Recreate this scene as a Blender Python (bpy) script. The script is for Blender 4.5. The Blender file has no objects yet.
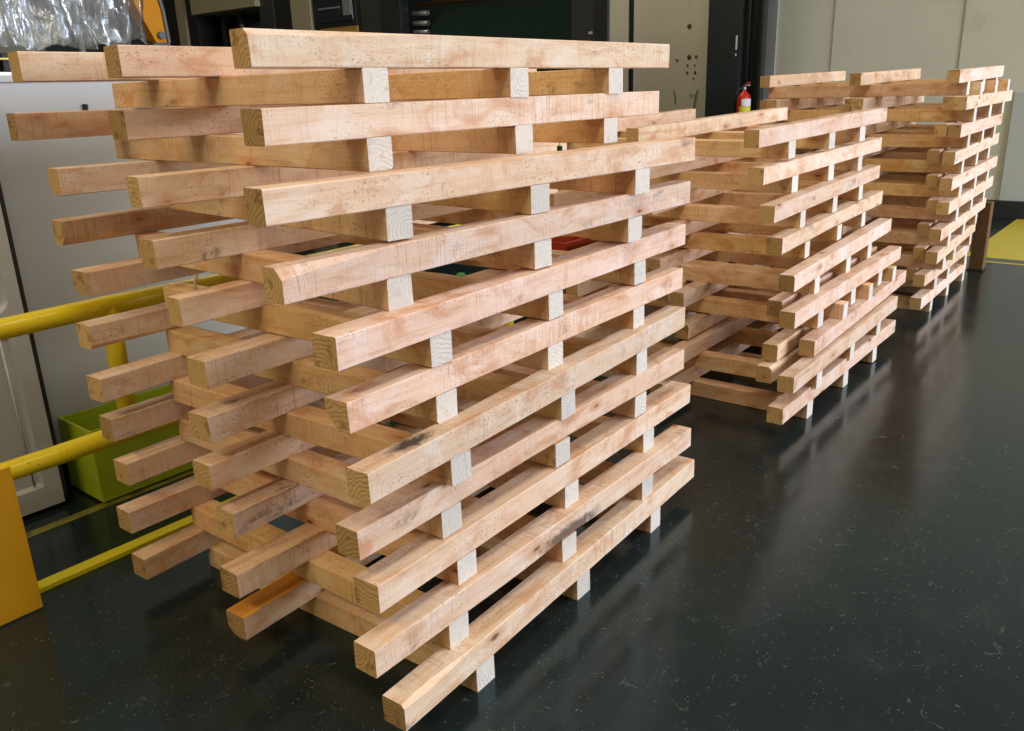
import bpy, bmesh, math, random
from mathutils import Vector, Matrix, noise

SC = bpy.context.scene
COL = SC.collection

# ------------------------------------------------------------------ materials
def newmat(name):
    m = bpy.data.materials.new(name)
    m.use_nodes = True
    nt = m.node_tree
    nt.nodes.clear()
    out = nt.nodes.new('ShaderNodeOutputMaterial')
    b = nt.nodes.new('ShaderNodeBsdfPrincipled')
    nt.links.new(b.outputs[0], out.inputs[0])
    return m, nt, b

class NB:
    """small node helper"""
    def __init__(s, nt): s.nt = nt
    def n(s, t, **kw):
        o = s.nt.nodes.new(t)
        for k, v in kw.items(): setattr(o, k, v)
        return o
    def l(s, a, b): s.nt.links.new(a, b)
    def coords(s): return s.n('ShaderNodeTexCoord').outputs['Object']
    def mapped(s, vec, scale=(1, 1, 1), loc=None):
        m = s.n('ShaderNodeMapping'); m.inputs['Scale'].default_value = scale
        if loc is not None: m.inputs['Location'].default_value = loc
        s.l(vec, m.inputs['Vector']); return m.outputs[0]
    def noise(s, vec, scale=1, detail=4, rough=.55, dist=0):
        q = s.n('ShaderNodeTexNoise'); q.inputs['Scale'].default_value = scale
        q.inputs['Detail'].default_value = detail; q.inputs['Roughness'].default_value = rough
        q.inputs['Distortion'].default_value = dist
        s.l(vec, q.inputs['Vector']); return q.outputs['Fac']
    def ramp(s, fac, stops):
        r = s.n('ShaderNodeValToRGB'); e = r.color_ramp.elements
        while len(e) < len(stops): e.new(.5)
        for el, (p, c) in zip(e, stops):
            el.position = p; el.color = (c, c, c, 1) if not isinstance(c, tuple) else (*c, 1)
        s.l(fac, r.inputs[0]); return r.outputs[0]
    def mix(s, fac, a, b, mode='MIX'):
        m = s.n('ShaderNodeMix', data_type='RGBA', blend_type=mode)
        for i, v in ((0, fac), (6, a), (7, b)):
            if isinstance(v, (float, int)): m.inputs[i].default_value = v
            elif isinstance(v, tuple): m.inputs[i].default_value = (*v, 1)
            else: s.l(v, m.inputs[i])
        return m.outputs[2]
    def math(s, op, a, b=None):
        m = s.n('ShaderNodeMath', operation=op)
        for i, v in ((0, a), (1, b)):
            if v is None: continue
            if isinstance(v, (float, int)): m.inputs[i].default_value = v
            else: s.l(v, m.inputs[i])
        return m.outputs[0]
    def bump(s, h, bsdf, strength=.2, dist=.002):
        b = s.n('ShaderNodeBump'); b.inputs['Strength'].default_value = strength
        b.inputs['Distance'].default_value = dist
        s.l(h, b.inputs['Height']); s.l(b.outputs[0], bsdf.inputs['Normal'])

def wood_shift(B):
    """object coordinates shifted by a random amount for every timber"""
    info = B.n('ShaderNodeObjectInfo')
    sc = B.n('ShaderNodeVectorMath', operation='SCALE')
    c = B.n('ShaderNodeCombineXYZ')
    r2 = B.math('MULTIPLY', info.outputs['Random'], 37.0)
    r3 = B.math('FRACT', B.math('MULTIPLY', info.outputs['Random'], 91.7))
    B.l(info.outputs['Random'], c.inputs[0]); B.l(r2, c.inputs[1]); B.l(r3, c.inputs[2])
    B.l(c.outputs[0], sc.inputs[0]); sc.inputs['Scale'].default_value = 13.0
    add = B.n('ShaderNodeVectorMath', operation='ADD')
    B.l(B.coords(), add.inputs[0]); B.l(sc.outputs[0], add.inputs[1])
    return add.outputs[0], info

def make_wood(name='raw_pine', stain=None, top=None):
    m, nt, b = newmat(name); B = NB(nt)
    v, info = wood_shift(B)
    rnd = info.outputs['Random']
    grain = B.noise(B.mapped(v, (2.0, 34, 34)), 1, 6, .65, .6)
    fine = B.noise(B.mapped(v, (9, 160, 160)), 1, 3, .6)
    patch = B.noise(B.mapped(v, (5.5, 9, 9)), 1, 4, .6, 1.2)
    pale = B.noise(B.mapped(v, (6, 12, 12), (5, 8, 1)), 1, 4, .6, .8)
    col = B.ramp(grain, [(.26, (.58, .375, .235)), (.45, (.745, .555, .42)), (.72, (.81, .66, .555))])
    col = B.mix(B.ramp(pale, [(.48, 0.0), (.66, .75)]), col, (.81, .715, .65))
    col = B.mix(B.ramp(patch, [(.53, 0.0), (.68, .72)]), col, (.60, .315, .175))
    # rosy or straw tone that varies from timber to timber
    tone = B.ramp(B.math('FRACT', B.math('MULTIPLY', rnd, 17.3)), [(0, (.93, .86, .77)), (.35, (1, 1, 1)), (.7, (1, .93, .90)), (1, (.98, .92, .84))])
    col = B.mix(1.0, col, tone, 'MULTIPLY')
    # cross-cut saw marks, torn fibres and pits
    saw = B.noise(B.mapped(v, (150, 7, 7)), 1, 3, .65)
    sawmask = B.ramp(B.noise(B.mapped(v, (3.5, 9, 9), (4, 0, 3)), 1, 2), [(.42, .06), (.60, 1.0)])
    sawf = B.math('MULTIPLY', B.ramp(saw, [(.53, 0.0), (.68, .62)]), sawmask)
    col = B.mix(sawf, col, (.47, .24, .14))
    pit = B.noise(B.mapped(v, (120, 190, 190)), 1, 2, .6)
    pitmask = B.ramp(B.noise(B.mapped(v, (5, 12, 12), (1, 7, 2)), 1, 3), [(.46, 0.0), (.60, 1.0)])
    col = B.mix(B.math('MULTIPLY', B.ramp(pit, [(.57, 0.0), (.66, .65)]), pitmask), col, (.36, .19, .11))
    col = B.mix(B.ramp(fine, [(.60, 0.0), (.78, .4)]), col, (.45, .26, .14))
    # knots with a ring around them
    wob = B.noise(B.mapped(v, (14, 14, 14)), 1, 2)
    vo = B.n('ShaderNodeTexVoronoi'); vo.inputs['Scale'].default_value = 1.0
    B.l(B.mapped(v, (3.9, 10, 10)), vo.inputs['Vector'])
    kd = B.math('ADD', vo.outputs['Distance'], B.math('MULTIPLY', B.math('SUBTRACT', wob, .5), .16))
    col = B.mix(B.ramp(kd, [(.05, .75), (.24, 0.0)]), col, (.54, .26, .13))
    col = B.mix(B.ramp(kd, [(.035, .9), (.075, 0.0)]), col, (.16, .075, .035))
    # grey-blue mould and dirt on a few places
    dirt = B.noise(B.mapped(v, (5, 11, 11), (9, 2, 7)), 1, 4, .6)
    dmask = B.math('MULTIPLY', B.ramp(dirt, [(.625, 0.0), (.71, .75)]), B.ramp(B.noise(B.mapped(v, (70, 70, 70)), 1, 2), [(.38, .25), (.6, 1.0)]))
    col = B.mix(dmask, col, (.19, .15, .13))
    raw = B.coords()
    if stain:      # one dark stain at its own place on the timber
        sx, sy, sz, rx, ry, colr = stain
        mp = B.mapped(raw, (1 / rx, 1 / ry, 1 / .03), (-sx / rx, -sy / ry, -sz / .03))
        ln = B.n('ShaderNodeVectorMath', operation='LENGTH'); B.l(mp, ln.inputs[0])
        d = B.math('ADD', ln.outputs['Value'], B.math('MULTIPLY', B.math('SUBTRACT', B.noise(B.mapped(raw, (30, 60, 60)), 1, 4, .7), .5), 1.5))
        col = B.mix(B.ramp(d, [(.45, .92), (1.0, 0.0)]), col, colr)
    if top:        # old varnish left on the upper face only
        sep = B.n('ShaderNodeSeparateXYZ'); B.l(raw, sep.inputs[0])
        col = B.mix(B.ramp(sep.outputs['Z'], [(.066, 0.0), (.070, .95)]), col, B.mix(B.ramp(grain, [(.35, .2), (.6, 1.0)]), (.50, .19, .02), (.80, .38, .06)))
    col = B.mix(1.0, col, info.outputs['Color'], 'MULTIPLY')
    B.l(col, b.inputs['Base Color'])
    b.inputs['Roughness'].default_value = .8
    b.inputs['Specular IOR Level'].default_value = .25
    B.bump(B.math('ADD', grain, B.math('ADD', saw, B.math('ADD', fine, pit))), b, .4, .002)
    return m

def make_end(name, pale):
    m, nt, b = newmat(name); B = NB(nt)
    v, info = wood_shift(B)
    raw = B.coords()
    off = B.n('ShaderNodeCombineXYZ')
    r = info.outputs['Random']
    B.l(B.math('MULTIPLY', B.math('SUBTRACT', B.math('FRACT', B.math('MULTIPLY', r, 7.7)), .5), .16), off.inputs[1])
    B.l(B.math('MULTIPLY', B.math('SUBTRACT', B.math('FRACT', B.math('MULTIPLY', r, 23.1)), .5), .16), off.inputs[2])
    add = B.n('ShaderNodeVectorMath', operation='ADD'); B.l(raw, add.inputs[0]); B.l(off.outputs[0], add.inputs[1])
    flat = B.n('ShaderNodeVectorMath', operation='MULTIPLY'); flat.inputs[1].default_value = (0, 1, 1)
    B.l(add.outputs[0], flat.inputs[0])
    ln = B.n('ShaderNodeVectorMath', operation='LENGTH'); B.l(flat.outputs[0], ln.inputs[0])
    wob = B.noise(B.mapped(v, (18, 18, 18)), 1, 3)
    rad = B.math('ADD', ln.outputs['Value'], B.math('MULTIPLY', wob, .045))
    ring = B.math('ADD', B.math('MULTIPLY', B.math('SINE', B.math('MULTIPLY', rad, 560.0)), .5), .5)
    sp = B.noise(B.mapped(v, (60, 60, 60)), 1, 4)
    blot = B.noise(B.mapped(v, (25, 25, 25), (3, 1, 5)), 1, 4, .6)
    if pale:
        col = B.mix(B.math('MULTIPLY', ring, .18), (.66, .61, .55), (.58, .51, .43))
        col = B.mix(B.ramp(blot, [(.55, 0.0), (.68, .45)]), col, (.50, .48, .48))
    else:
        col = B.mix(B.math('MULTIPLY', ring, .6), (.63, .43, .20), (.43, .26, .11))
        col = B.mix(B.ramp(blot, [(.56, 0.0), (.66, .7)]), col, (.22, .13, .06))
    col = B.mix(B.ramp(sp, [(.58, 0.0), (.75, .5)]), col, (.36, .25, .14))
    col = B.mix(1.0, col, B.ramp(B.math('FRACT', B.math('MULTIPLY', r, 43.9)), ([(0, (.88, .87, .86)), (1, (1.04, 1.02, 1.0))] if pale else [(0, (.62, .60, .55)), (.5, (.95, .92, .88)), (1, (1.12, 1.12, 1.12))])), 'MULTIPLY')
    B.l(col, b.inputs['Base Color'])
    b.inputs['Roughness'].default_value = .85
    b.inputs['Specular IOR Level'].default_value = .2
    B.bump(B.math('ADD', ring, sp), b, .35, .002)
    return m

def paint(name, col, rough=.45, worn=None, scale=14, lo=.60, hi=.68, amt=.8, spec=.5, metal=0.0, bump=.05):
    m, nt, b = newmat(name); B = NB(nt)
    v = B.coords()
    n1 = B.noise(B.mapped(v, (scale, scale, scale)), 1, 6, .65, .4)
    n2 = B.noise(B.mapped(v, (2.2, 2.2, 2.2)), 1, 3)
    c = B.mix(n2, tuple(x * .93 for x in col), tuple(min(1, x * 1.07) for x in col))
    if worn:
        c = B.mix(B.ramp(n1, [(lo, 0.0), (hi, amt)]), c, worn)
    B.l(c, b.inputs['Base Color'])
    b.inputs['Roughness'].default_value = rough
    b.inputs['Specular IOR Level'].default_value = spec
    b.inputs['Metallic'].default_value = metal
    B.bump(n1, b, bump, .004)
    return m

def make_floor():
    m, nt, b = newmat('dark_sealed_floor'); B = NB(nt)
    v = B.coords()
    big = B.noise(B.mapped(v, (.7, .7, .7)), 1, 4, .55)
    mid = B.noise(B.mapped(v, (6, 6, 6)), 1, 5, .6)
    fine = B.noise(B.mapped(v, (45, 45, 45)), 1, 3, .7)
    c = B.mix(big, (.0085, .0150, .0160), (.0130, .0205, .0215))
    c = B.mix(B.ramp(mid, [(.55, 0.0), (.75, .35)]), c, (.030, .037, .036))
    # light flecks of dust and chips
    vo = B.n('ShaderNodeTexVoronoi'); vo.inputs['Scale'].default_value = 60
    B.l(v, vo.inputs['Vector'])
    fl = B.math('MULTIPLY', B.ramp(vo.outputs['Distance'], [(.07, 1.0), (.16, 0.0)]), B.ramp(B.noise(B.mapped(v, (9, 9, 9)), 1, 2), [(.42, 0.0), (.62, .8)]))
    c = B.mix(fl, c, (.17, .18, .17))
    # thin curved scuffs
    wv = B.noise(B.mapped(v, (9, 9, 9)), 1, 2, .5, 1.2)
    sc = B.math('ABSOLUTE', B.math('SUBTRACT', wv, .5))
    scr = B.math('MULTIPLY', B.ramp(sc, [(.003, 1.0), (.010, 0.0)]), B.ramp(B.noise(B.mapped(v, (21, 21, 21)), 1, 2), [(.58, 0.0), (.66, .6)]))
    c = B.mix(scr, c, (.11, .12, .115))
    B.l(c, b.inputs['Base Color'])
    rr = B.ramp(mid, [(.3, .13), (.7, .22)])
    B.l(rr, b.inputs['Roughness'])
    b.inputs['Specular IOR Level'].default_value = .58
    b.inputs['Specular Tint'].default_value = (.50, .83, 1.0, 1)
    B.bump(B.math('ADD', fine, mid), b, .05, .003)
    return m

def make_film():
    m = bpy.data.materials.new('clear_plastic_film'); m.use_nodes = True
    nt = m.node_tree; nt.nodes.clear(); B = NB(nt)
    out = B.n('ShaderNodeOutputMaterial')
    tr = B.n('ShaderNodeBsdfTransparent'); tr.inputs[0].default_value = (.93, .95, .95, 1)
    gl = B.n('ShaderNodeBsdfGlossy'); gl.inputs[0].default_value = (.95, .97, 1, 1); gl.inputs['Roughness'].default_value = .16
    df = B.n('ShaderNodeBsdfDiffuse'); df.inputs[0].default_value = (.34, .36, .38, 1)
    v = B.coords()
    n = B.noise(B.mapped(v, (9, 9, 3)), 1, 5, .6, .6)
    bp = B.n('ShaderNodeBump'); bp.inputs['Strength'].default_value = .9; bp.inputs['Distance'].default_value = .02
    B.l(n, bp.inputs['Height']); B.l(bp.outputs[0], gl.inputs['Normal'])
    m1 = B.n('ShaderNodeMixShader'); m1.inputs[0].default_value = .20
    B.l(tr.outputs[0], m1.inputs[1]); B.l(df.outputs[0], m1.inputs[2])
    m2 = B.n('ShaderNodeMixShader')
    fr = B.n('ShaderNodeLayerWeight'); fr.inputs[0].default_value = .35
    B.l(B.math('ADD', fr.outputs['Facing'], .03), m2.inputs[0])
    B.l(m1.outputs[0], m2.inputs[1]); B.l(gl.outputs[0], m2.inputs[2])
    B.l(m2.outputs[0], out.inputs[0])
    return m

WOOD = make_wood()
WOOD_STAIN = make_wood('stained_pine', (.17, .035, .073, .085, .030, (.035, .028, .028)))
WOOD_BARK = make_wood('barky_pine', (.80, .0, .02, .20, .02, (.13, .085, .065)))
WOOD_TOP = make_wood('varnished_pine', None, True)
END = make_end('sawn_end_grain', False)
PALE_END = make_end('dusty_pale_end_grain', True)
FLOOR = make_floor()
FILM = make_film()
YELLOW = paint('chipped_yellow_paint', (.74, .58, .010), .30, (.20, .12, .02), 38, .62, .70, .75)
AMBER = paint('amber_yellow_paint', (.69, .36, .006), .5, (.45, .26, .02), 9, .66, .8, .4)
WHITE = paint('white_enamel', (.455, .465, .475), .42, (.30, .31, .30), 18, .66, .76, .5)
WHITE2 = paint('scuffed_white_enamel', (.44, .45, .455), .45, (.22, .23, .22), 12, .62, .70, .6)
BLACK = paint('black_rubber', (.012, .013, .013), .6)
GREEN = paint('lime_green_paint', (.35, .45, .015), .5, (.20, .24, .02), 9, .60, .75, .55)
CREAM = paint('cream_wall_paint', (.60, .555, .42), .7, (.33, .29, .18), 2.2, .58, .80, .55, .3)
CREAM2 = paint('cool_cream_wall_paint', (.545, .545, .45), .7, (.36, .35, .26), 2.0, .60, .80, .5, .3)
GREYWALL = paint('pale_grey_panel_paint', (.43, .455, .44), .6, (.36, .37, .34), 3, .6, .8, .4)
DARK = paint('dark_green_black_steel', (.014, .019, .019), .5, (.035, .042, .042), 8, .58, .75, .6)
DARKGREY = paint('dark_grey_steel', (.032, .038, .040), .5, (.06, .065, .065), 8, .58, .75, .5)
CURTAIN = paint('dark_green_cloth', (.011, .030, .023), .9, (.02, .045, .034), 30, .5, .7, .6, .2)
SEAM = paint('wall_seam_rubber', (.24, .235, .18), .8)  # dull tone of the wall panel seams
BEIGE = paint('beige_panel_paint', (.36, .33, .23), .6)
TAN = paint('tan_board', (.42, .27, .07), .6)
ORANGE = paint('orange_machine_paint', (.47, .19, .002), .6, (.35, .15, .02), 10, .6, .75, .5, .15)
OLIVE = paint('olive_machine_paint', (.075, .07, .028), .6)
STEEL = paint('galvanised_steel', (.42, .45, .47), .35, (.28, .30, .32), 20, .5, .7, .5, .5, .6)
RED = paint('red_enamel', (.50, .018, .012), .3)
REDTRAY = paint('red_plastic', (.50, .05, .02), .4)
LABELW = paint('white_label', (.66, .66, .70), .6)
LABELY = paint('yellow_label', (.62, .55, .01), .6)
FLOORYEL = paint('yellow_floor_paint', (.50, .40, .03), .38, (.40, .32, .05), 5, .58, .75, .45)
FLOORGREY = paint('grey_floor_paint', (.055, .06, .062), .3, (.09, .095, .095), 5, .58, .75, .5)
BROWN = paint('brown_weathered_wood', (.13, .068, .026), .75, (.06, .03, .012), 9, .5, .7, .6, .3)
LEAF = paint('green_plastic', (.05, .26, .05), .4)
BLUE = paint('blue_plastic', (.03, .06, .18), .4)
TAGG = paint('dark_green_tag', (.02, .14, .05), .5)
STRAP = paint('pale_plastic_strap', (.62, .52, .36), .5)
CONC = paint('light_grey_putty', (.52, .54, .50), .7)
def glass():
    m, nt, b = newmat('dark_window_glass')
    b.inputs['Base Color'].default_value = (.02, .03, .035, 1); b.inputs['Roughness'].default_value = .08
    b.inputs['Specular IOR Level'].default_value = .8
    return m
GLASS = glass()

# ------------------------------------------------------------------ mesh helpers
def link(name, me, mats, parent=None, loc=(0, 0, 0), rot=(0, 0, 0)):
    o = bpy.data.objects.new(name, me); COL.objects.link(o)
    for m in (mats if isinstance(mats, (list, tuple)) else [mats]): me.materials.append(m)
    o.location = loc; o.rotation_euler = rot
    if parent: o.parent = parent
    return o

def tag(o, label=None, cat=None, group=None, kind=None):
    if label: o['label'] = label
    if cat: o['category'] = cat
    if group: o['group'] = group
    if kind: o['kind'] = kind
    return o

def empty(name, loc=(0, 0, 0), rot=(0, 0, 0)):
    o = bpy.data.objects.new(name, None); COL.objects.link(o)
    o.empty_display_size = .1; o.location = loc; o.rotation_euler = rot
    return o

def bm_box(bm, x0, x1, y0, y1, z0, z1, bev=0.0):
    r = bmesh.ops.create_cube(bm, size=1)
    vs = r['verts']
    for v in vs:
        v.co = Vector(((x0 + x1) / 2 + v.co.x * (x1 - x0), (y0 + y1) / 2 + v.co.y * (y1 - y0), (z0 + z1) / 2 + v.co.z * (z1 - z0)))
    if bev:
        es = list({e for v in vs for e in v.link_edges})
        bmesh.ops.bevel(bm, geom=es, offset=bev, segments=2, affect='EDGES', profile=.5)

def mesh_of(fn):
    bm = bmesh.new(); fn(bm)
    bmesh.ops.recalc_face_normals(bm, faces=bm.faces[:])
    me = bpy.data.meshes.new('m'); bm.to_mesh(me); bm.free()
    return me

def box(name, x0, x1, y0, y1, z0, z1, mat, parent=None, bev=.004):
    """box given in the parent's (or world) coordinates; origin at the middle of its base"""
    cx, cy = (x0 + x1) / 2, (y0 + y1) / 2
    me = mesh_of(lambda bm: bm_box(bm, x0 - cx, x1 - cx, y0 - cy, y1 - cy, 0, z1 - z0, bev))
    return link(name, me, mat, parent, (cx, cy, z0))

def bm_tube(bm, pts, r, n=16, caps=True):
    pts = [Vector(p) for p in pts]; rings = []
    rr = r if isinstance(r, (list, tuple)) else [r] * len(pts)
    up = None
    for i, p in enumerate(pts):
        d = (pts[min(i + 1, len(pts) - 1)] - pts[max(i - 1, 0)]).normalized()
        if up is None:
            up = Vector((0, 0, 1)) if abs(d.z) < .9 else Vector((1, 0, 0))
        s = d.cross(up).normalized(); up = s.cross(d).normalized()
        rings.append([bm.verts.new(p + (s * math.cos(2 * math.pi * k / n) + up * math.sin(2 * math.pi * k / n)) * rr[i]) for k in range(n)])
    for a, b in zip(rings, rings[1:]):
        for k in range(n):
            f = bm.faces.new((a[k], a[(k + 1) % n], b[(k + 1) % n], b[k])); f.smooth = True
    if caps:
        bm.faces.new(rings[0][::-1]); bm.faces.new(rings[-1])

def tube(name, pts, r, mat, parent=None, n=16):
    o = Vector(pts[0])
    me = mesh_of(lambda bm: bm_tube(bm, [Vector(p) - o for p in pts], r, n))
    return link(name, me, mat, parent, o)

def bm_lathe(bm, prof, n=24):
    rings = []
    for r, z in prof:
        rings.append([bm.verts.new((max(r, 1e-4) * math.cos(2 * math.pi * k / n), max(r, 1e-4) * math.sin(2 * math.pi * k / n), z)) for k in range(n)])
    for a, b in zip(rings, rings[1:]):
        for k in range(n):
            f = bm.faces.new((a[k], a[(k + 1) % n], b[(k + 1) % n], b[k])); f.smooth = True
    bm.faces.new(rings[0][::-1]); bm.faces.new(rings[-1])

def bm_prism(bm, outline, d0, d1, axis='x'):
    """closed outline of (p, q) pairs pushed from d0 to d1 along axis"""
    def P(p, q, d): return {'x': (d, p, q), 'y': (p, d, q), 'z': (p, q, d)}[axis]
    a = [bm.verts.new(P(p, q, d0)) for p, q in outline]; b = [bm.verts.new(P(p, q, d1)) for p, q in outline]
    bm.faces.new(a); bm.faces.new(b[::-1])
    for i in range(len(a)):
        j = (i + 1) % len(a); bm.faces.new((a[i], b[i], b[j], a[j]))

# ------------------------------------------------------------------ timber and pallets
def timber(name, L, w, h, parent, loc, rotz, rng, ends=(1, 1), wane=None, shade=None, mat=None):
    """sawn timber along local X from 0 to L, width +Y, height +Z; every timber a little irregular"""
    me = bpy.data.meshes.new(name)
    bm = bmesh.new()
    n = max(6, int(L / .09)); s = rng.random() * 100
    bows = (rng.uniform(-.0022, .0022), rng.uniform(-.0015, .0015))
    wn = rng.choice([0, 0, 0, 1]) * rng.uniform(.006, .014)
    we = rng.randrange(4); wstart = rng.random(); wlen = rng.uniform(.25, .6)
    if wane: we, wstart, wlen, wn = wane
    rings = []
    corners = [(0, 0), (w, 0), (w, h), (0, h)]
    for i in range(n + 1):
        t = i / n; x = L * t
        if i in (0, n): pass
        oy = bows[0] * math.sin(math.pi * t); oz = bows[1] * math.sin(math.pi * t) * 0
        ring = []
        for k, (cy, cz) in enumerate(corners):
            py = corners[k - 1]; ny = corners[(k + 1) % 4]
            bev = .0022 + .0012 * noise.noise(Vector((x * 9, k * 7, s)))
            if k == we and wn:
                f = max(0, 1 - abs(t - wstart) / wlen)
                bev += wn * f * (1 + .4 * noise.noise(Vector((x * 12, s, 1))))
            c = Vector((0, cy, cz))
            for q in (py, ny):
                dv = Vector((0, q[0] - cy, q[1] - cz)).normalized()
                pnt = c + dv * bev
                j = .0007 * noise.noise(Vector((x * 20, k + dv.y, s + dv.z)))
                xo = 0
                if i in (0, n): xo = .003 * noise.noise(Vector((cy * 30, cz * 30, s + i)))
                ring.append(bm.verts.new((x + xo, pnt.y + oy + j, pnt.z + oz + j * .5)))
        rings.append(ring)
    for a, b in zip(rings, rings[1:]):
        for k in range(8):
            bm.faces.new((a[k], b[k], b[(k + 1) % 8], a[(k + 1) % 8]))
    f0 = bm.faces.new(rings[0]); f1 = bm.faces.new(rings[-1][::-1])
    f0.material_index, f1.material_index = ends
    bmesh.ops.recalc_face_normals(bm, faces=bm.faces[:])
    bm.to_mesh(me); bm.free()
    o = link(name, me, [mat or WOOD, END, PALE_END], parent, loc, (0, 0, rotz))
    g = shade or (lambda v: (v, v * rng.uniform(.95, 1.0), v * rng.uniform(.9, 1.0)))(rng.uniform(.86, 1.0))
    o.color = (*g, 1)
    return o

HS, HB, WB = .0732, .0740, .0742
def pallet(p, label, group, rng, hs=HS, hb=HB, flipped=False, bz=None, blen=None, shades=None, extra=None, xb=None, bfront=.0015, wanes=None, mats=None):
    """three long stringers lying on three cross bearers; flipped ones have the bearers on top"""
    root = empty('wooden_pallet', p['o'], (0, -p['tilt'], p['yaw']))
    tag(root, label, 'pallet', group)
    zs, zb = (0, hs) if flipped else (hb, 0)
    shades = shades or {}
    rows = list(p['s'])
    if extra: rows.append(extra)
    for i, (s0, off, L, w) in enumerate(rows):
        o = timber('stringer', L, w - .0005, hs, root, (s0, off, zs), 0, rng, (1, 1), shade=shades.get(i) or ((lambda q: (q, q * .965, q * rng.uniform(.84, .92)))(rng.uniform(.9, 1.02)) if i else None), wane=(wanes or {}).get(i), mat=(mats or {}).get(i))  # stringers behind the front one tinted yellower to imitate their warm shade
        if mats and mats.get(i) is WOOD_TOP: tag(o, 'stringer with an orange-brown top face')
    back = p['s'][2][1]
    for i, s0 in enumerate(p['b'] + (xb or [])):
        L = (blen or back + .045) - bfront
        # the bearer runs away from the front face: its local X points along the pallet's +Y
        timber('bearer', L, WB, hb, root, (s0 + WB, bfront, zb), math.pi / 2, rng, (2, 2), shade=(lambda q: (q, q * rng.uniform(.88, .95), q * rng.uniform(.58, .78)))(rng.uniform(.95, 1.08)))
    return root

RAIL_STACK = [  # bottom pallet first: origin, turn, tilt, stringers (start, offset, length, width), bearer places
    dict(o=[1.0712,1.2433,-0.0013],yaw=0.0565,tilt=0.0004,s=[[0,0,1.6065,0.0727],[0.0127,0.6076,1.6065,0.0766],[0.0368,1.1276,1.6065,0.0707]],b=[0.2682,0.765,1.2528]),
    dict(o=[1.0368,1.2897,0.1476],yaw=0.0259,tilt=-0.0033,s=[[0,0,1.5959,0.0718],[0.014,0.5406,1.5959,0.0771],[0.0356,1.1225,1.5959,0.076]],b=[0.2496,0.7562,1.2377]),
    dict(o=[1.0768,1.3065,0.2909],yaw=0.0404,tilt=-0.0027,s=[[0,0,1.6185,0.0804],[0.0313,0.5766,1.6185,0.08],[0.0453,1.1351,1.6185,0.0743]],b=[0.2755,0.7729,1.2618]),
    dict(o=[1.046,1.3189,0.4398],yaw=0.0284,tilt=0.0015,s=[[0,0,1.5759,0.0726],[0.0206,0.587,1.5759,0.0745],[0.0487,1.1351,1.5759,0.0714]],b=[0.2701,0.7631,1.2269]),
    dict(o=[1.0627,1.2847,0.5827],yaw=0.0591,tilt=0.005,s=[[0,0,1.5868,0.0693],[0.0237,0.5908,1.5868,0.0829],[0.0428,1.1343,1.5868,0.0754]],b=[0.2724,0.7649,1.2225]),
    dict(o=[1.0707,1.3425,0.7291],yaw=0.0354,tilt=-0.0005,s=[[0,0,1.5867,0.0728],[0.0099,0.5284,1.5867,0.0795],[0.0306,1.1351,1.5867,0.0771]],b=[0.2782,0.7501,1.2372]),
    dict(o=[1.0514,1.3345,0.879],yaw=0.0428,tilt=0.0012,s=[[0,0,1.628,0.0751],[0.0373,0.6108,1.628,0.057],[0.0943,1.1733,1.628,0.0828]],b=[0.2855,0.7728,1.2648]),
    dict(o=[0.9899,1.4051,1.0244],yaw=-0.0374,tilt=0.0091,s=[[0,0,1.602,0.066],[0.0315,0.5851,1.602,0.0732],[0.0523,1.1782,1.602,0.0692]],b=[0.2704,0.7869,1.2376]),
    dict(o=[0.9873,1.432,1.1803],yaw=-0.0743,tilt=0.0008,s=[[0,0,1.5737,0.0712],[-0.0091,0.5318,1.5737,0.0664],[-0.0119,1.0346,1.5737,0.074]],b=[0.2994,0.7793,1.2459]),
    dict(o=[1.0465,1.4874,1.3291],yaw=-0.0138,tilt=-0.0012,s=[[0,0,1.5354,0.074],[0.051,0.6654,1.5354,0.0811],[-0.0446,1.0886,1.5354,0.0587]],b=[0.2666,0.7901,1.2144]),
    dict(o=[1.0437,1.4985,1.4794],yaw=-0.0318,tilt=-0.0055,s=[[0,0,1.5697,0.0632],[0.0158,0.5745,1.5697,0.077],[-0.0886,0.899,1.5697,0.0682]],b=[0.2776,0.7745,1.2274]),
]
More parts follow.
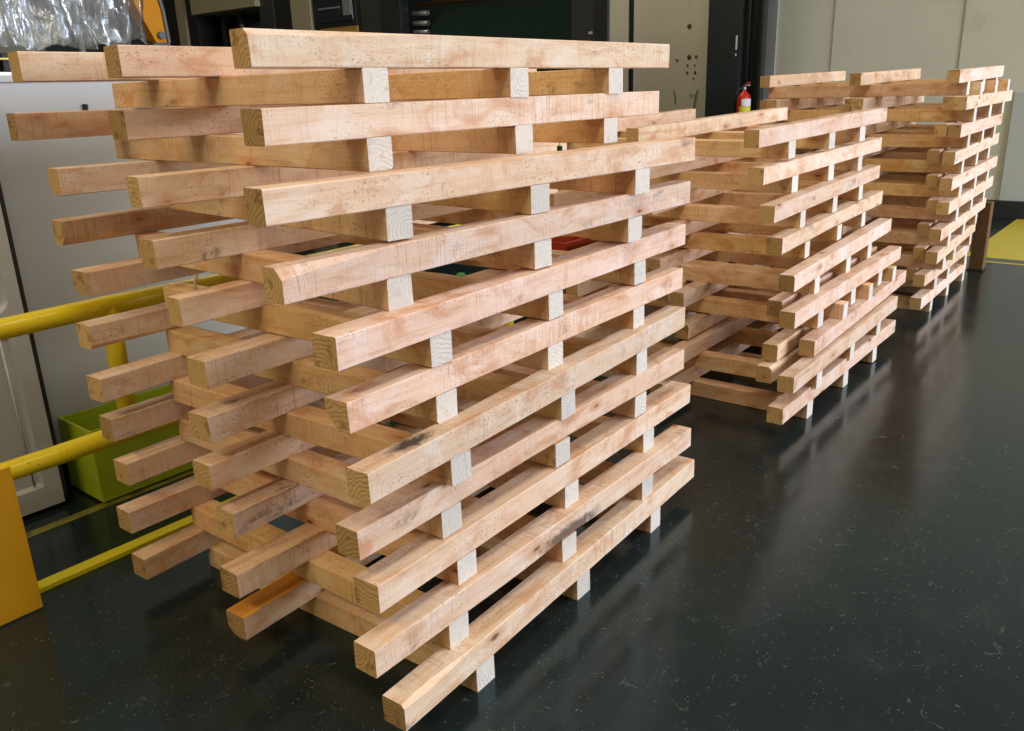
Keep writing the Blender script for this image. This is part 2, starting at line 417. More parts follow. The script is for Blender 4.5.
MIDDLE_STACK = [  # bottom pallet first: origin, turn, tilt, stringers (start, offset, length, width), bearer places
    dict(o=[3.3466,1.2623,-0.0011],yaw=0.0089,tilt=0.0045,s=[[0,0,1.6859,0.0712],[0.0,0.58,1.55,0.0712],[0.0,1.13,1.55,0.0712]],b=[0.3083,0.8109,1.2886]),
    dict(o=[3.3722,1.2339,0.1395],yaw=0.0301,tilt=0.0018,s=[[0,0,1.6774,0.0712],[0.0,0.58,1.55,0.0712],[0.0,1.13,1.55,0.0712]],b=[0.3172,0.8123,1.2902],x=[0.08,0.1287]),
    dict(o=[3.6626,1.2591,0.3006],yaw=0.0426,tilt=0.0047,s=[[0,0,1.6962,0.0712],[-0.032,0.6001,1.55,0.0712],[0.0,1.13,1.55,0.0712]],b=[0.27,0.77,1.24],x=[-0.1449,0.1172]),
    dict(o=[3.5189,1.304,0.3822],yaw=0.024,tilt=0.0072,s=[[0,0,1.7229,0.0712],[0.0867,0.5749,1.55,0.0712],[0.0,1.13,1.55,0.0712]],b=[0.3156,0.8147,1.2949],x=[0.1609,0.12]),
    dict(o=[3.576,1.3393,0.5306],yaw=0.0511,tilt=0.0087,s=[[0,0,1.7142,0.0712],[0.0636,0.678,1.55,0.0712],[0.0,1.13,1.55,0.0712]],b=[0.3034,0.8169,1.2299]),
    dict(o=[3.5903,1.4113,0.6867],yaw=0.048,tilt=0.0099,s=[[0,0,1.697,0.0712],[0.0,0.58,1.55,0.0712],[0.0,1.13,1.55,0.0712]],b=[0.3253,0.8351,1.2883]),
    dict(o=[3.5183,1.4259,0.8343],yaw=0.0437,tilt=0.0149,s=[[0,0,1.69,0.0712],[0.0,0.58,1.55,0.0712],[0.0,1.13,1.55,0.0712]],b=[0.3468,0.8363,1.2973]),
    dict(o=[3.5862,1.5125,0.9852],yaw=0.0051,tilt=0.0149,s=[[0,0,1.6756,0.0712],[0.0,0.58,1.55,0.0712],[0.0,1.13,1.55,0.0712]],b=[0.3377,0.8241,1.2813]),
    dict(o=[3.5392,1.5221,1.1459],yaw=-0.041,tilt=0.022,s=[[0,0,1.5521,0.0712],[0.0471,0.636,1.6438,0.0712],[0.0324,1.2258,1.5824,0.0712]],b=[0.3041,0.7653,1.1745]),
]
FAR_STACK = [  # bottom pallet first: origin, turn, tilt, stringers (start, offset, length, width), bearer places
    dict(o=[5.6542,1.2969,-0.001],yaw=0.0298,tilt=-0.0003,s=[[0,0,1.4124,0.0688],[0.0,0.58,1.55,0.0688],[0.0,1.13,1.55,0.0688]],b=[0.283,0.7838,1.3266]),
    dict(o=[5.6438,1.29,0.1518],yaw=0.0237,tilt=-0.0053,s=[[0,0,1.3588,0.0688],[0.0,0.58,1.55,0.0688],[0.0,1.13,1.55,0.0688]],b=[0.3049,0.6786,1.2558],x=[0.163,0.0856]),
    dict(o=[5.6256,1.2306,0.3032],yaw=0.0545,tilt=-0.0054,s=[[0,0,1.4271,0.0688],[0.0,0.58,1.55,0.0688],[0.0,1.13,1.55,0.0688]],b=[0.2392,0.6013,1.2395],x=[0.1187,0.0954]),
    dict(o=[5.6138,1.2231,0.4466],yaw=0.0444,tilt=0.0033,s=[[0,0,1.6194,0.0688],[0.0,0.58,1.55,0.0688],[0.0,1.13,1.55,0.0688]],b=[0.27,0.77,1.24],x=[0.1707,0.1023]),
    dict(o=[5.6275,1.2006,0.6092],yaw=0.0411,tilt=0.0026,s=[[0,0,1.597,0.0688],[0.0,0.58,1.55,0.0688],[0.0,1.13,1.55,0.0688]],b=[0.27,0.77,1.24],x=[0.0739,0.073]),
    dict(o=[5.6146,1.1982,0.753],yaw=0.0362,tilt=0.0037,s=[[0,0,1.6031,0.0688],[0.0,0.58,1.55,0.0688],[0.0,1.13,1.55,0.0688]],b=[0.27,0.77,1.24],x=[0.1363,0.1066]),
    dict(o=[5.6179,1.2004,0.9044],yaw=0.0457,tilt=0.009,s=[[0,0,1.651,0.0688],[0.0,0.58,1.55,0.0688],[0.0,1.13,1.55,0.0688]],b=[0.27,0.77,1.24],x=[0.1095,0.108]),
    dict(o=[5.6093,1.1857,1.0611],yaw=0.0429,tilt=-0.0008,s=[[0,0,1.539,0.0688],[0.0,0.58,1.55,0.0688],[0.0,1.13,1.55,0.0688]],b=[0.27,0.77,1.24],x=[0.0723,0.0898]),
    dict(o=[5.6447,1.182,1.2153],yaw=0.0248,tilt=0.0034,s=[[0,0,1.5696,0.0688],[0.0,0.58,1.55,0.0688],[0.0,1.13,1.55,0.0688]],b=[0.27,0.77,1.24],x=[0.0529,0.0677]),
    dict(o=[5.6353,1.2338,1.3653],yaw=0.0327,tilt=0.015,s=[[0,0,1.5044,0.0688],[0.037,0.5611,1.532,0.0688],[0.169,1.1896,1.6536,0.0688]],b=[0.27,0.77,1.24]),
]

ORD = ['topmost', 'second from the top', 'third from the top', 'fourth from the top', 'fifth from the top', 'sixth from the top',
       'seventh from the top', 'eighth from the top', 'ninth from the top', 'tenth from the top', 'bottom one']
WANES = {10: {0: (3, 0, .3, .012)}, 8: {2: (1, 0, .7, .022)}, 7: {0: (3, 0, .16, .022), 2: (0, 0, 1.2, .020)}, 6: {2: (1, 0, .8, .022)},
         5: {0: (1, 0, .22, .030), 2: (0, 0, .3, .014)}, 1: {0: (0, .50, .12, .009)}, 0: {0: (3, .05, .12, .012), 1: (1, 0, .6, .02)}}
MATS = {0: {1: WOOD_TOP}, 1: {0: WOOD_BARK}, 4: {0: WOOD_STAIN}}
rng = random.Random(11)
n = len(RAIL_STACK)
for i, p in enumerate(RAIL_STACK):
    k = n - 1 - i
    lab = 'raw wooden pallet, %s in the tall stack beside the yellow railing' % (ORD[k] if i else 'bottom one on the floor')
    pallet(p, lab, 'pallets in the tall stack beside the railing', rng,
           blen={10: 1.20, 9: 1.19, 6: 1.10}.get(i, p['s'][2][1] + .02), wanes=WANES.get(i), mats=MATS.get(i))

rng = random.Random(23)
n = len(MIDDLE_STACK)
for i, p in enumerate(MIDDLE_STACK):
    k = n - 1 - i
    lab = 'raw wooden pallet, %s in the middle stack of the three' % (ORD[k] if i else 'bottom one on the floor')
    ex = [p['x'][0], p['x'][1], 1.5, .0712] if 'x' in p and i in (1, 2) else None
    q = dict(p)
    if i == 2:
        lab = 'upside-down wooden pallet, %s in the middle stack of the three' % ORD[k]
        q['b'] = [.42, .87, 1.36]
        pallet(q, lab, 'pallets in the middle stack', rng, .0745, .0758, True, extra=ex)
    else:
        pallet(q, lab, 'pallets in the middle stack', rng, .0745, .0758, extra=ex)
    if i == 3:   # an upside-down pallet nested into this one
        z = p['o'][2] + .0758 + .001
        c, s = math.cos(p['yaw']), math.sin(p['yaw'])
        xn, xo = p['x']
        f = dict(o=[p['o'][0] + c * xn - s * xo, p['o'][1] + s * xn + c * xo, z], yaw=p['yaw'], tilt=p['tilt'],
                 s=[[0, 0, 1.5, .0712], [0, .575, 1.5, .0712], [0, 1.13, 1.5, .0712]], b=[.27, .74, 1.17])
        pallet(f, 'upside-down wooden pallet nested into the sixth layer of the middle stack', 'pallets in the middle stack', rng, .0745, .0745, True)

rng = random.Random(37)
n = len(FAR_STACK)
for i, p in enumerate(FAR_STACK):
    k = n - 1 - i
    lab = 'raw wooden pallet, %s in the far stack by the brown post' % (ORD[k] if i else 'bottom one on the floor')
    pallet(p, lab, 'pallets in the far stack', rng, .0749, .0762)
    if 'x' in p:
        xn, xo = p['x']
        z = p['o'][2] + .0762 + .001
        c, s = math.cos(p['yaw']), math.sin(p['yaw'])
        if xo < .071: xo = .071
        f = dict(o=[p['o'][0] + c * xn - s * xo, p['o'][1] + s * xn + c * xo, z], yaw=p['yaw'], tilt=p['tilt'],
                 s=[[0, 0, 1.42, .0688], [0, .57, 1.42, .0688], [0, 1.125, 1.42, .0688]], b=[.365 - xn, .865 - xn, 1.335 - xn])
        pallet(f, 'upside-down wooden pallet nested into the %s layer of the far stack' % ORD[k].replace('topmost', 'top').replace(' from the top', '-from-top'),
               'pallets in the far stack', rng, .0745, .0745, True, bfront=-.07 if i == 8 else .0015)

# ------------------------------------------------------------------ room shell
tag(box('floor', -3, 11, -9, 16, -.1, 0, FLOOR, bev=0), kind='structure')
tag(box('wall_back', 10.42, 10.6, -9, 16, 0, 5.2, CREAM2, bev=0), kind='structure')
tag(box('wall_left', -3, 10.42, 15.8, 16, 0, 5.2, DARK, bev=0), kind='structure')
# warmer sheet of wall left of the steel column, with its open joint
def holes(parent, spots, mat):
    for (y, z, r) in spots:
        me = mesh_of(lambda bm: bm_lathe(bm, [(r * .3, 0), (r, .002), (r * .8, .006), (r * .2, .007)], 10))
        o = link('bolt_hole', me, mat, parent, (-.0175, y, z), (0, -math.pi / 2, 0))
w = box('trim_1', 10.40, 10.42, 5.1, 6.31, 0, 3.6, CREAM); tag(w, kind='structure')
tag(box('trim_2', 10.40, 10.42, 6.39, 7.3, 0, 3.6, CREAM), kind='structure')
tag(box('trim_3', 10.412, 10.42, 6.31, 6.39, 0, 3.6, BLACK, bev=.001), kind='structure')
tag(box('trim_4', 10.395, 10.42, 4.335, 4.60, 0, 5.0, paint('corner_shade_grey', (.30, .31, .30), .7), bev=.002), kind='structure')  # grey strip paints the corner shade beside the column
for i, y in enumerate((3.67, 2.31, .95, -.4)):
    tag(box('trim_%d' % (5 + i), 10.412, 10.42, y - .005, y + .005, .18, 5.0, SEAM, bev=.001), kind='structure')
tag(box('baseboard_back', 10.36, 10.42, -9, 4.45, 0, .185, BLACK), kind='structure')
tag(box('wall_panel_right', 10.39, 10.42, .4, 1.74, .185, 1.29, GREYWALL, bev=.003), kind='structure')
bpy.data.objects['wall_panel_right'].name = 'trim_9'

# old bolt holes and rust marks on the warm wall sheet
def plate_marks():
    r = empty('rusty_bolt_plate', (10.399, 5.55, 1.75))
    tag(r, 'rusty bolt stubs and hooks left on the cream wall sheet', 'wall hook')
    rust = paint('rust', (.13, .075, .018), .8)
    for (y, z, rad) in ((.10, .02, .016), (-.07, .05, .030), (-.17, .05, .018), (-.05, -.05, .014), (-.15, -.05, .012), (-.05, -.14, .016), (-.16, -.14, .018), (-.14, -.21, .012), (-.06, .42, .030)):
        me = mesh_of(lambda bm: bm_lathe(bm, [(rad, 0), (rad, .006), (rad * .6, .012), (rad * .2, .013)], 10))
        link('bolt', me, rust, r, (0, y, z), (0, -math.pi / 2, 0))
    hk = paint('grey_wire', (.20, .19, .14), .6)
    tube('hook', [(0, .14, -.34), (-.012, .13, -.36), (-.012, .11, -.42), (0, .115, -.52)], .007, hk, r, 8)
    tube('hook', [(0, -.22, -.36), (-.012, -.20, -.37), (-.012, -.165, -.55), (0, -.155, -.63)], .008, hk, r, 8)
    tube('hook', [(0, -.10, -.42), (-.012, -.11, -.41), (-.012, -.16, -.41), (0, -.17, -.42)], .005, hk, r, 8)
plate_marks()

# painted floor
tag(box('trim_10', 8.03, 10.36, -3.0, 1.54, 0, .002, FLOORYEL, bev=0), kind='structure')
tag(box('trim_11', 7.83, 7.875, -3.0, 1.45, 0, .002, FLOORYEL, bev=0), kind='structure')
tag(box('trim_12', 7.875, 8.03, -3.0, 1.45, 0, .0012, FLOORGREY, bev=0), kind='structure')
tag(box('trim_13', -1.5, 5.5, 3.12, 3.165, 0, .002, paint('dull_yellow_floor_line', (.20, .19, .03), .5, (.05, .05, .02), 16, .5, .62, .8), bev=0), kind='structure')

# steel building column: H section
col = empty('steel_column', (10.0, 4.62, 0)); tag(col, 'dark steel H-section column standing against the cream wall', 'column')
box('flange', -.02, .02, -.02 + .0, .40, 0, 5.0, DARK, col, .002)
box('web', .02, .40, -.03, -.02, 0, 5.0, DARK, col, .001)
box('side_plate', -.02, .08, -.30, -.27, 0, 5.0, BLACK, col, .002)
box('backing_plate', .10, .12, -.27, -.03, 0, 5.0, DARK, col, .002)
tube('conduit', [(.06, -.09, .3), (.06, -.09, 5.0)], .02, DARKGREY, col, 12)
tube('conduit', [(.06, -.17, .3), (.06, -.17, 5.0)], .016, DARK, col, 12)
box('putty_mark', -.024, -.019, .015, .035, 1.84, 2.0, CONC, col, .001)
box('putty_mark', -.024, -.019, .02, .035, 1.77, 1.80, CONC, col, .001)

# fire extinguisher on the column
fe = empty('fire_extinguisher', (9.90, 4.48, .94)); tag(fe, 'red fire extinguisher with white and yellow labels hung on the steel column', 'fire extinguisher')
link('cylinder', mesh_of(lambda bm: bm_lathe(bm, [(.0, 0), (.07, .0), (.078, .02), (.078, .34), (.068, .385), (.04, .415), (.026, .425), (.026, .44), (.0, .441)])), RED, fe)
def band(z0, z1, a0, a1, r):
    def f(bm):
        n = 14; A = [a0 + (a1 - a0) * i / n for i in range(n + 1)]
        lo = [[bm.verts.new((rr * math.cos(t), rr * math.sin(t), z)) for t in A] for rr, z in ((r, z0), (r, z1), (r - .003, z1), (r - .003, z0))]
        for q in range(4):
            for i in range(n):
                bm.faces.new((lo[q][i], lo[q][i + 1], lo[(q + 1) % 4][i + 1], lo[(q + 1) % 4][i]))
        bm.faces.new([lo[q][0] for q in range(4)]); bm.faces.new([lo[q][-1] for q in range(4)][::-1])
    return mesh_of(f)
tag(link('label', band(.265, .345, math.radians(185), math.radians(290), .0805), LABELW, fe), 'white label')
tag(link('label', band(.10, .26, math.radians(165), math.radians(290), .0805), LABELY, fe), 'yellow label')
link('valve', mesh_of(lambda bm: bm_lathe(bm, [(.0, .44), (.02, .44), (.022, .47), (.015, .49), (.0, .491)], 12)), STEEL, fe)
tube('handle', [(-.01, .02, .475), (-.03, -.03, .492), (-.035, -.085, .50)], .008, STEEL, fe, 8)
tube('handle', [(-.01, .02, .49), (-.025, -.03, .515), (-.03, -.08, .53)], .007, RED, fe, 8)
tube('hose', [(-.01, .02, .47), (-.03, .07, .45), (-.03, .095, .38), (-.03, .092, .15)], .011, BLACK, fe, 10)
box('bracket', .07, .10, -.03, .03, .28, .32, STEEL, fe, .002)

# brown post past the far stack
bp_ = empty('wooden_post', (7.47, 1.335, 0)); tag(bp_, 'brown weathered wooden post standing behind the far pallet stack', 'post')
box('shaft', -.05, .05, -.048, .052, .012, .54, BROWN, bp_, .006)
box('foot_plate', -.06, .06, -.058, .062, 0, .012, BLACK, bp_, .002)

# ------------------------------------------------------------------ railing and its guard plate
rail = empty('yellow_railing', (1.22, 2.68, 0)); tag(rail, 'chipped yellow pipe railing running behind the tall pallet stack', 'railing')
def jit_rail(z, r, x0, x1):
    pts = [(x0 + (x1 - x0) * i / 24, 0, z + .002 * math.sin(i * 1.7)) for i in range(25)]
    return pts
tube('rail', jit_rail(.877, .0315, -2.2, 4.4), .0315, YELLOW, rail, 20)
tube('rail', jit_rail(.446, .0315, -2.2, 4.4), .0315, YELLOW, rail, 20)
link('post', mesh_of(lambda bm: bm_lathe(bm, [(.031, .446), (.031, .877)], 18)), YELLOW, rail, (0, 0, 0))
for x in (-1.2, 2.0, 4.0):
    link('post', mesh_of(lambda bm: bm_lathe(bm, [(.031, .008), (.031, .86)], 18)), YELLOW, rail, (x, 0, 0))
    link('base_plate', mesh_of(lambda bm: bm_box(bm, -.06, .06, -.06, .06, 0, .008, .002)), YELLOW, rail, (x, 0, 0))
    tube('weld_collar', [(x - .045, 0, .877), (x - .039, 0, .877)], .0328, YELLOW, rail, 20)
tag(box('toe_board', -2.2, 4.4, .022, .075, 0, .018, paint('bright_yellow_strip', (.72, .62, .012), .4), rail, .002), 'flat yellow toe strip on the floor')
gp = empty('guard_plate', (.5, 2.61, 0)); tag(gp, 'amber yellow steel plate guarding the railing end near the floor', 'guard plate')
box('plate', -1.0, .318, 0, .008, .004, .485, AMBER, gp, .002)
for x in (-.6, .1):
    box('bracket', x - .02, x + .02, .008, .035, .42, .47, AMBER, gp, .002)

# ------------------------------------------------------------------ white cabinets
cab = empty('white_steel_cabinet', (.2, 3.27, 0)); tag(cab, 'white steel cabinet with two recessed door panels, behind the railing end', 'cabinet')
box('body', -1.6, .985, .03, .62, .03, 1.60, WHITE2, cab, .012)
def rr_outline(x0, x1, z0, z1, r, n=6):
    pts = []
    for cx, cz, a in ((x1 - r, z0 + r, -90), (x1 - r, z1 - r, 0), (x0 + r, z1 - r, 90), (x0 + r, z0 + r, 180)):
        for i in range(n + 1):
            t = math.radians(a + 90 * i / n); pts.append((cx + r * math.cos(t), cz + r * math.sin(t)))
    return pts
def door_mesh(x0, x1, z0, z1, wins):
    """door slab with recessed, round-cornered fields"""
    def f(bm):
        import mathutils
        outer = [(x0, z0), (x1, z0), (x1, z1), (x0, z1)]
        def loop(pts, y): return [bm.verts.new((p[0], y, p[1])) for p in pts]
        fo = loop(outer, 0); es = []
        def edges(vs): return [bm.edges.new((vs[i], vs[(i + 1) % len(vs)])) for i in range(len(vs))]
        es += edges(fo)
        for wv in wins:
            pts = rr_outline(*wv)
            a = loop(pts, 0); es += edges(a)
            b = loop([(p[0], p[1]) for p in rr_outline(wv[0] + .012, wv[1] - .012, wv[2] + .012, wv[3] - .012, max(.006, wv[4] - .012))], .018)
            for i in range(len(a)):
                bm.faces.new((a[i], a[(i + 1) % len(a)], b[(i + 1) % len(b)], b[i]))
            bm.faces.new(b)
        bmesh.ops.triangle_fill(bm, use_beauty=True, use_dissolve=False, edges=es)
        bo = loop(outer, .03)
        for i in range(4): bm.faces.new((fo[i], fo[(i + 1) % 4], bo[(i + 1) % 4], bo[i]))
        bm.faces.new(bo[::-1])
    return mesh_of(f)
dr = link('door', door_mesh(-.62, .985, .02, 1.595, [(-.50, .925, .105, .715, .012), (-.50, .985 - .045, .79, .955, .05)]), WHITE2, cab)
tube('edge_bead', [(.89, -.002, .12), (.885, -.002, .70)], .004, WHITE, dr, 8)
box('door_seal', .985, 1.005, .01, .10, .03, 1.60, BLACK, cab, .002)
box('plinth', -1.6, .97, .06, .60, 0, .03, BLACK, cab, .002)

cb2 = empty('white_steel_cabinet', (1.25, 3.43, 0)); tag(cb2, 'plain white steel cabinet behind the green trough and railing', 'cabinet')
box('body', -.02, 1.10, .0, .60, .10, 1.585, WHITE, cb2, .012)
for x in (.06, 1.04):
    for y in (.06, .52):
        box('foot', x - .03, x + .03, y - .03, y + .03, 0, .10, BLACK, cb2, .003)
lt = box('latch', .355, .372, -.012, 0, 1.462, 1.492, BLACK, cb2, .002)
tube('latch_knob', [(.3635, -.012, 1.484), (.3635, -.02, 1.484)], .006, BLACK, cb2, 8)
box('top_lip', -.02, 1.10, -.006, .02, 1.575, 1.60, WHITE, cb2, .003)

# ------------------------------------------------------------------ green trough
def bin_mesh():
    def f(bm):
        L, W, H = 1.5, .27, .295; fl = .0; t = .010
        def ring(x0, x1, y0, y1, z): return [bm.verts.new(c) for c in ((x0, y0, z), (x1, y0, z), (x1, y1, z), (x0, y1, z))]
        a = ring(0, L, 0, W, 0); b = ring(-fl, L + fl, .0, W, H)
        c = ring(-fl + t, L + fl - t, t, W - t, H); d = ring(t, L - t, t, W - t, t)
        for p, q in ((a, b), (b, c), (c, d)):
            for i in range(4): bm.faces.new((p[i], p[(i + 1) % 4], q[(i + 1) % 4], q[i]))
        bm.faces.new(a[::-1]); bm.faces.new(d)
    return mesh_of(f)
gb = empty('green_trough', (1.275, 3.145, .0), (0, 0, 0)); tag(gb, 'lime green steel trough on the floor in front of the white cabinets', 'bin')
link('body', bin_mesh(), GREEN, gb, (0, 0, .012))
box('rim', -.006, 1.506, -.006, .002, .285, .312, GREEN, gb, .002)
for x in (.15, 1.3):
    box('runner', x, x + .06, .02, .23, 0, .012, BLACK, gb, .001)
cs = empty('caster_wheel', (1.20, 3.44, 0)); tag(cs, 'grey swivel caster wheel beside the green trough', 'wheel')
link('tyre', mesh_of(lambda bm: bm_lathe(bm, [(.03, -.016), (.046, -.014), (.05, 0), (.046, .014), (.03, .016)], 24)), DARKGREY, cs, (0, -.02, .05), (math.radians(90), 0, 0))
link('hub', mesh_of(lambda bm: bm_lathe(bm, [(.012, -.02), (.03, -.018), (.03, .018), (.012, .02)], 16)), STEEL, cs, (0, -.02, .05), (math.radians(90), 0, 0))

# things standing on the floor behind the railing, glimpsed through the stack
tr = empty('red_tray', (4.35, 3.12, 0)); tag(tr, 'red plastic crate behind the railing, glimpsed between the stacked timbers', 'crate')
def crate(bm):
    def ring(g, z): return [bm.verts.new(c) for c in ((-g, -g, z), (.55 + g, -g, z), (.55 + g, .3 + g, z), (-g, .3 + g, z))]
    a = ring(-.015, 0); b = ring(.0, .55); c = ring(-.015, .55); d = ring(-.03, .02)
    for p, q in ((a, b), (b, c), (c, d)):
        for i in range(4): bm.faces.new((p[i], p[(i + 1) % 4], q[(i + 1) % 4], q[i]))
    bm.faces.new(a[::-1]); bm.faces.new(d)
link('tray_body', mesh_of(crate), REDTRAY, tr)
box('rim', -.012, .562, -.012, .0, .52, .55, REDTRAY, tr, .003)
bt = empty('spray_bottle', (3.50, 3.25, .0)); tag(bt, 'small green and blue bottle behind the railing, glimpsed through the tall stack', 'bottle')
link('bottle_body', mesh_of(lambda bm: bm_lathe(bm, [(.05, 0), (.052, .02), (.052, .36), (.03, .41), (.018, .43)], 18)), BLUE, bt)
link('cap', mesh_of(lambda bm: bm_lathe(bm, [(.028, .425), (.03, .44), (.03, .49), (.02, .50)], 16)), LEAF, bt)

# loose strap loop caught in the tall stack and a green tag on a thread
sl = tube('strap_loop', [(1.312, 2.3, .956), (1.316, 2.3, .985), (1.327, 2.3, 1.012), (1.352, 2.3, 1.029), (1.385, 2.3, 1.026), (1.41, 2.3, 1.02)], .005, STRAP, None, 8)
tag(sl, 'pale plastic strap loop poking out between timbers of the tall stack', 'strap')

gt = empty('green_tag', (2.350, 1.705, 1.285)); tag(gt, 'small dark green tag on a thread inside the tall stack', 'tag')
box('tag_body', -.003, .003, -.010, .010, 0, .026, TAGG, gt, .001)
tube('thread', [(0, 0, .025), (.002, .002, .06), (-.004, .004, .10), (-.006, .006, .125)], .0018, STRAP, gt, 6)

# ------------------------------------------------------------------ plastic film hung above the cabinets
rk = empty('film_rack', (1.25, 3.62, 1.60)); tag(rk, 'steel tube rack standing on the white cabinets under plastic film', 'rack')
for x in (.29, .485, -.35):
    tube('upright', [(x, 0, 0), (x, 0, .92)], .011, STEEL, rk, 12)
tube('top_bar', [(-.42, 0, .92), (.88, 0, .92)], .013, STEEL, rk, 12)
box('tray', -.40, .86, .06, .42, 0.0, .02, STEEL, rk, .002)
def film_mesh(x0, x1, ztop, zbot, seed, y0):
    def f(bm):
        nx, nz = 110, 46; g = []
        for i in range(nx + 1):
            row = []
            for j in range(nz + 1):
                a = i / nx; c = j / nz
                x = x0 + (x1 - x0) * a
                lo = zbot + .035 * noise.noise(Vector((x * 5, seed, 0))) + .02 * noise.noise(Vector((x * 19, seed, 3)))
                z = ztop + (lo - ztop) * c
                fold = .030 * math.sin(x * 42 + 3.5 * noise.noise(Vector((x * 3, z * 1.5, seed))) * 2) * (.35 + .65 * c)
                cr = .045 * noise.noise(Vector((x * 7, z * 3.0, seed + 5))) + .022 * noise.noise(Vector((x * 22, z * 11, seed + 9))) + .012 * abs(noise.noise(Vector((x * 50, z * 28, seed))))
                row.append(bm.verts.new((x + .02 * noise.noise(Vector((x * 9, z * 6, seed + 2))) * c, y0 + fold + cr, z)))
            g.append(row)
        for i in range(nx):
            for j in range(nz):
                q = bm.faces.new((g[i][j], g[i + 1][j], g[i + 1][j + 1], g[i][j + 1])); q.smooth = (i * 7 + j * 3) % 5 != 0
    return mesh_of(f)
fb = empty('plastic_film_bundle', (0, 0, 0)); tag(fb, 'crumpled clear plastic film hanging above the white cabinets', 'plastic film')
fb.location = (1.2, 3.55, 2.5)
for i, (x0, x1, zb, y0) in enumerate(((-.10, .60, -.79, -.03), (.02, .74, -.775, .05), (.05, .50, -.80, -.09), (.28, .76, -.785, -.06))):
    link('film_sheet', film_mesh(x0, x1, .06, zb, i * 7.3 + 1, y0), FILM, fb)

# machine parts behind the film
om = empty('olive_machine', (1.5, 4.35, 0)); tag(om, 'olive machine block behind the hanging plastic film', 'machine')
box('housing', -.35, .35, 0, .6, 0, 2.4, OLIVE, om, .02)
box('ledge', -.40, .9, -.06, 0, 1.60, 1.64, ORANGE, om, .005)
box('ledge', .2, .62, -.03, 0, 1.64, 1.72, BLACK, om, .005)
box('pipe_cover', -.38, .9, -.05, 0, 1.69, 1.70, YELLOW, om, .002)
gbag = empty('green_sack', (1.17, 3.80, 1.60)); tag(gbag, 'green and grey sack lying on top of the white cabinet', 'sack')
def sack(bm):
    bmesh.ops.create_uvsphere(bm, u_segments=18, v_segments=12, radius=1)
    for v in bm.verts:
        d = 1 + .18 * noise.noise(v.co * 2.1)
        v.co = Vector((v.co.x * .15 * d, v.co.y * .10 * d, .075 + v.co.z * .075 * d))
    for f in bm.faces: f.smooth = True
link('sack_body', mesh_of(sack), LEAF, gbag)
link('tied_neck', mesh_of(lambda bm: bm_lathe(bm, [(.03, 0), (.018, .02), (.035, .05)], 12)), STEEL, gbag, (.0, 0, .135))

# orange slanting arm
oa = empty('orange_lifting_arm', (2.85, 5.0, 0)); tag(oa, 'orange slanting steel arm of a machine beside the plastic film', 'machine arm')
link('arm', mesh_of(lambda bm: bm_prism(bm, [(-.22, 2.35), (-.05, 2.45), (.055, 2.0), (.065, 1.82), (-.005, 1.82), (-.10, 2.02)], 0, .09, 'y')), ORANGE, oa)
link('arm_edge', mesh_of(lambda bm: bm_prism(bm, [(-.05, 2.45), (-.02, 2.45), (.072, 2.0), (.082, 1.82), (.065, 1.82), (.055, 2.0)], -.01, .10, 'y')), DARKGREY, oa)
box('base_column', -.02, .10, .02, .10, .012, 1.83, DARKGREY, oa, .01)
box('foot_plate', -.10, .18, -.06, .18, 0, .012, DARKGREY, oa, .002)
tube('pivot', [(.03, -.02, 1.86), (.03, .12, 1.86)], .022, DARKGREY, oa, 14)
link('lamp_cap', mesh_of(lambda bm: bm_lathe(bm, [(.012, 0), (.016, .006), (.016, .012), (.006, .018)], 14)), DARKGREY, oa, (-.10, -.02, 1.86), (math.radians(90), 0, 0))

# ------------------------------------------------------------------ dark production booth behind the stacks
bo = empty('dark_machine_booth', (7.6, 4.9, 0)); tag(bo, 'dark green-black machine booth with cloth curtain behind the pallet stacks', 'machine')
box('rear_panel', .9, 1.0, .74, 4.9, 0, 3.6, DARK, bo, .005)
box('corner_post', -.06, -.02, -.03, .13, 0, 3.6, BLACK, bo, .005)
box('grey_panel', .0, .05, .13, .45, 0, 3.6, DARKGREY, bo, .004)
box('chip_mark', -.004, .0, .19, .235, 1.985, 2.01, CONC, bo, .001)
cur = [(.45, 0), (2.0, 0), (2.52, 1.9), (2.50, 2.12), (2.42, 2.26), (2.28, 2.36), (2.0, 2.41), (.45, 2.34)]
link('curtain', mesh_of(lambda bm: bm_prism(bm, cur, .05, .16, 'x')), CURTAIN, bo)
tube('curtain_rail', [(.12, .45, 2.42), (.12, 2.7, 2.47)], .025, BROWN, bo, 12)
box('roof_beam', -.05, .2, -.03, 3.0, 2.55, 2.75, BLACK, bo, .005)
box('side_post', -.02, .12, 2.90, 3.25, 0, 3.6, DARK, bo, .004)
box('side_post', .0, .10, 3.27, 3.62, 0, 3.6, DARKGREY, bo, .004)
for z in (2.15, 2.25, 2.36):
    tube('steel_fitting', [(.10, 2.56, z), (.10, 2.80, z + .01)], .028, STEEL, bo, 12)

ck = empty('glazed_control_cabinet', (7.55, 8.55, 0)); tag(ck, 'black control cabinet with a small dark window and tan panel', 'control cabinet')
box('body', .06, .6, 0, .86, 0, 3.4, BLACK, ck, .01)
wf = box('window_frame', .02, .07, .02, .84, 2.30, 2.75, BLACK, ck, .006)
box('window_glass', .01, .03, .07, .78, 2.36, 2.70, GLASS, ck, .002)
box('glass_highlight', .004, .012, .30, .72, 2.515, 2.535, STEEL, ck, .002)  # pale bar imitating a highlight on the window glass
box('glass_highlight', .004, .012, .09, .24, 2.42, 2.62, STEEL, ck, .002)  # second imitated highlight on the glass
box('tan_panel', .03, .065, .03, .74, 2.0, 2.30, TAN, ck, .004)

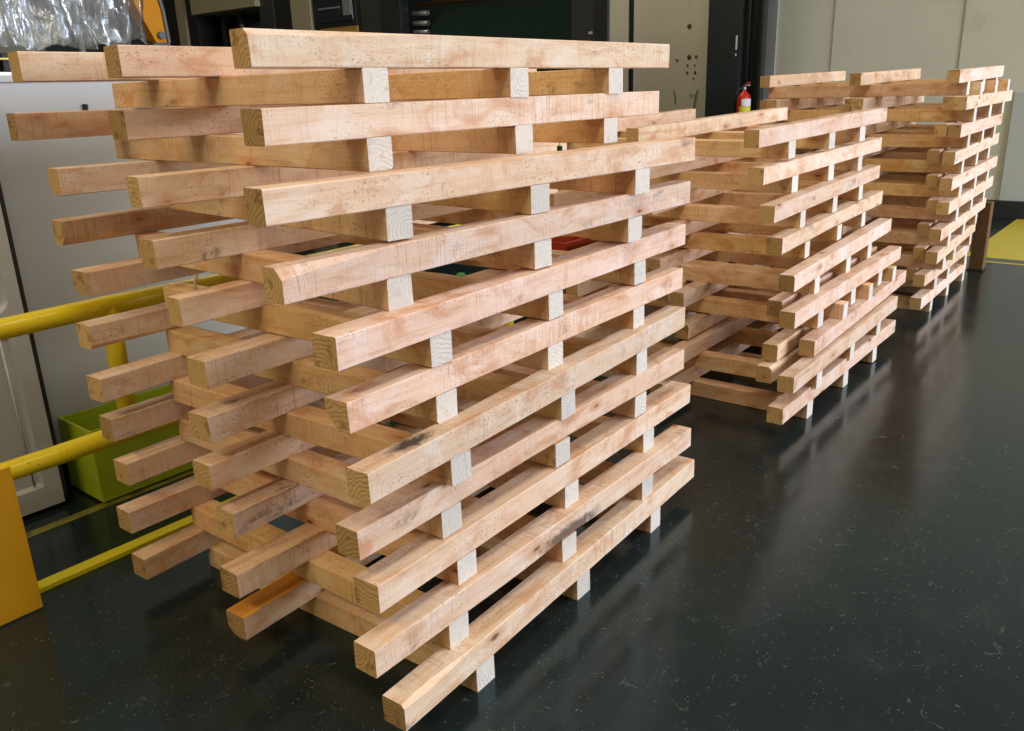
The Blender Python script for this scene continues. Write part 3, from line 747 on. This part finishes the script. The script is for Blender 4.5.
tag(box('column_beige', 7.55, 7.8, 9.42, 9.82, 0, 3.6, BEIGE, bev=.005), kind='structure'); bpy.data.objects['column_beige'].name = 'pillar'
hk = empty('dark_steel_press', (7.6, 9.85, 0)); tag(hk, 'dark steel press frame with beige top hood beside the beige pillar', 'machine')
box('column', .0, .3, .0, .36, 0, 3.6, BLACK, hk, .005)
box('column', -.02, .25, .38, .70, 0, 3.6, DARKGREY, hk, .005)
tag(box('hood', -.10, .6, .66, 2.25, 2.66, 3.3, BEIGE, hk, .01), 'beige top hood')
box('back_housing', .45, 1.0, .7, 3.4, 0, 3.4, DARK, hk, .01)
box('guide_rod', .2, .26, 1.45, 1.53, 0, 2.66, DARKGREY, hk, .004)
box('guide_rod', .2, .26, 1.9, 1.98, 0, 2.66, DARKGREY, hk, .004)
box('work_head', .25, .45, .75, 1.35, 2.2, 2.5, DARKGREY, hk, .01)
box('gauge', .19, .2, 1.40, 1.50, 2.43, 2.5, STEEL, hk, .002)
box('column', -.02, .25, 2.26, 2.50, 0, 3.6, BLACK, hk, .005)
tag(box('cover_strip', -.05, .1, 2.52, 2.74, 0, 3.6, BEIGE, hk, .004), 'beige cover strip')
box('column', -.02, .25, 2.76, 3.10, 0, 3.6, BLACK, hk, .005)

# ------------------------------------------------------------------ light
def area(name, loc, target, sx, sy, power, col):
    l = bpy.data.lights.new(name, 'AREA'); l.shape = 'RECTANGLE'; l.size = sx; l.size_y = sy
    l.energy = power; l.color = col
    o = bpy.data.objects.new(name, l); COL.objects.link(o); o.location = loc
    d = Vector(target) - Vector(loc)
    o.rotation_euler = d.to_track_quat('-Z', 'Y').to_euler()
    return o
area('loading_door_daylight', (7.5, -7.0, 2.7), (3.2, 2.0, .8), 7, 4.0, 1240, (.87, .945, 1.10))
area('overhead_fill', (1.2, -.8, 6.5), (1.2, -.8, 0), 5, 1.2, 190, (1, .93, .80))  # unseen overhead light added as soft fill
area('overhead_fill', (-4.0, 1.5, 6.0), (-1.0, 1.5, 0), 5, 1.2, 230, (1, .80, .50))  # unseen warm fill, placed to yellow the near faces of the timbers
area('overhead_fill', (8.0, -3.5, 6.5), (8.0, -3.5, 0), 5, 1.2, 120, (1, .93, .80))  # unseen fill added for the far side of the hall
area('overhead_fill', (7.3, 6.8, 6.5), (7.3, 6.8, 0), 5, 1.2, 170, (1, .93, .80))  # unseen fill added to brighten the cream back wall

wd = bpy.data.worlds.new('hall_ambient'); SC.world = wd; wd.use_nodes = True
bg = wd.node_tree.nodes['Background']; bg.inputs[0].default_value = (1.0, .82, .55, 1); bg.inputs[1].default_value = .22

# ------------------------------------------------------------------ camera
cd = bpy.data.cameras.new('camera'); cam = bpy.data.objects.new('camera', cd); COL.objects.link(cam)
R_ = Vector((.6287, -.7770, -.0318)); F_ = Vector((.7322, .6053, -.3121))
R_.normalize(); F_.normalize(); U_ = R_.cross(F_).normalized(); R_ = F_.cross(U_).normalized()
cam.matrix_world = Matrix(((R_.x, U_.x, -F_.x, 0), (R_.y, U_.y, -F_.y, 0), (R_.z, U_.z, -F_.z, 1.5), (0, 0, 0, 1)))
cd.sensor_width = 36; cd.lens = 845.5 * 36 / 1024; cd.clip_start = .05
SC.camera = cam

vs = SC.view_settings
vs.view_transform = 'Standard'; vs.look = 'None'; vs.gamma = 1; vs.exposure = 0
vs.use_curve_mapping = False
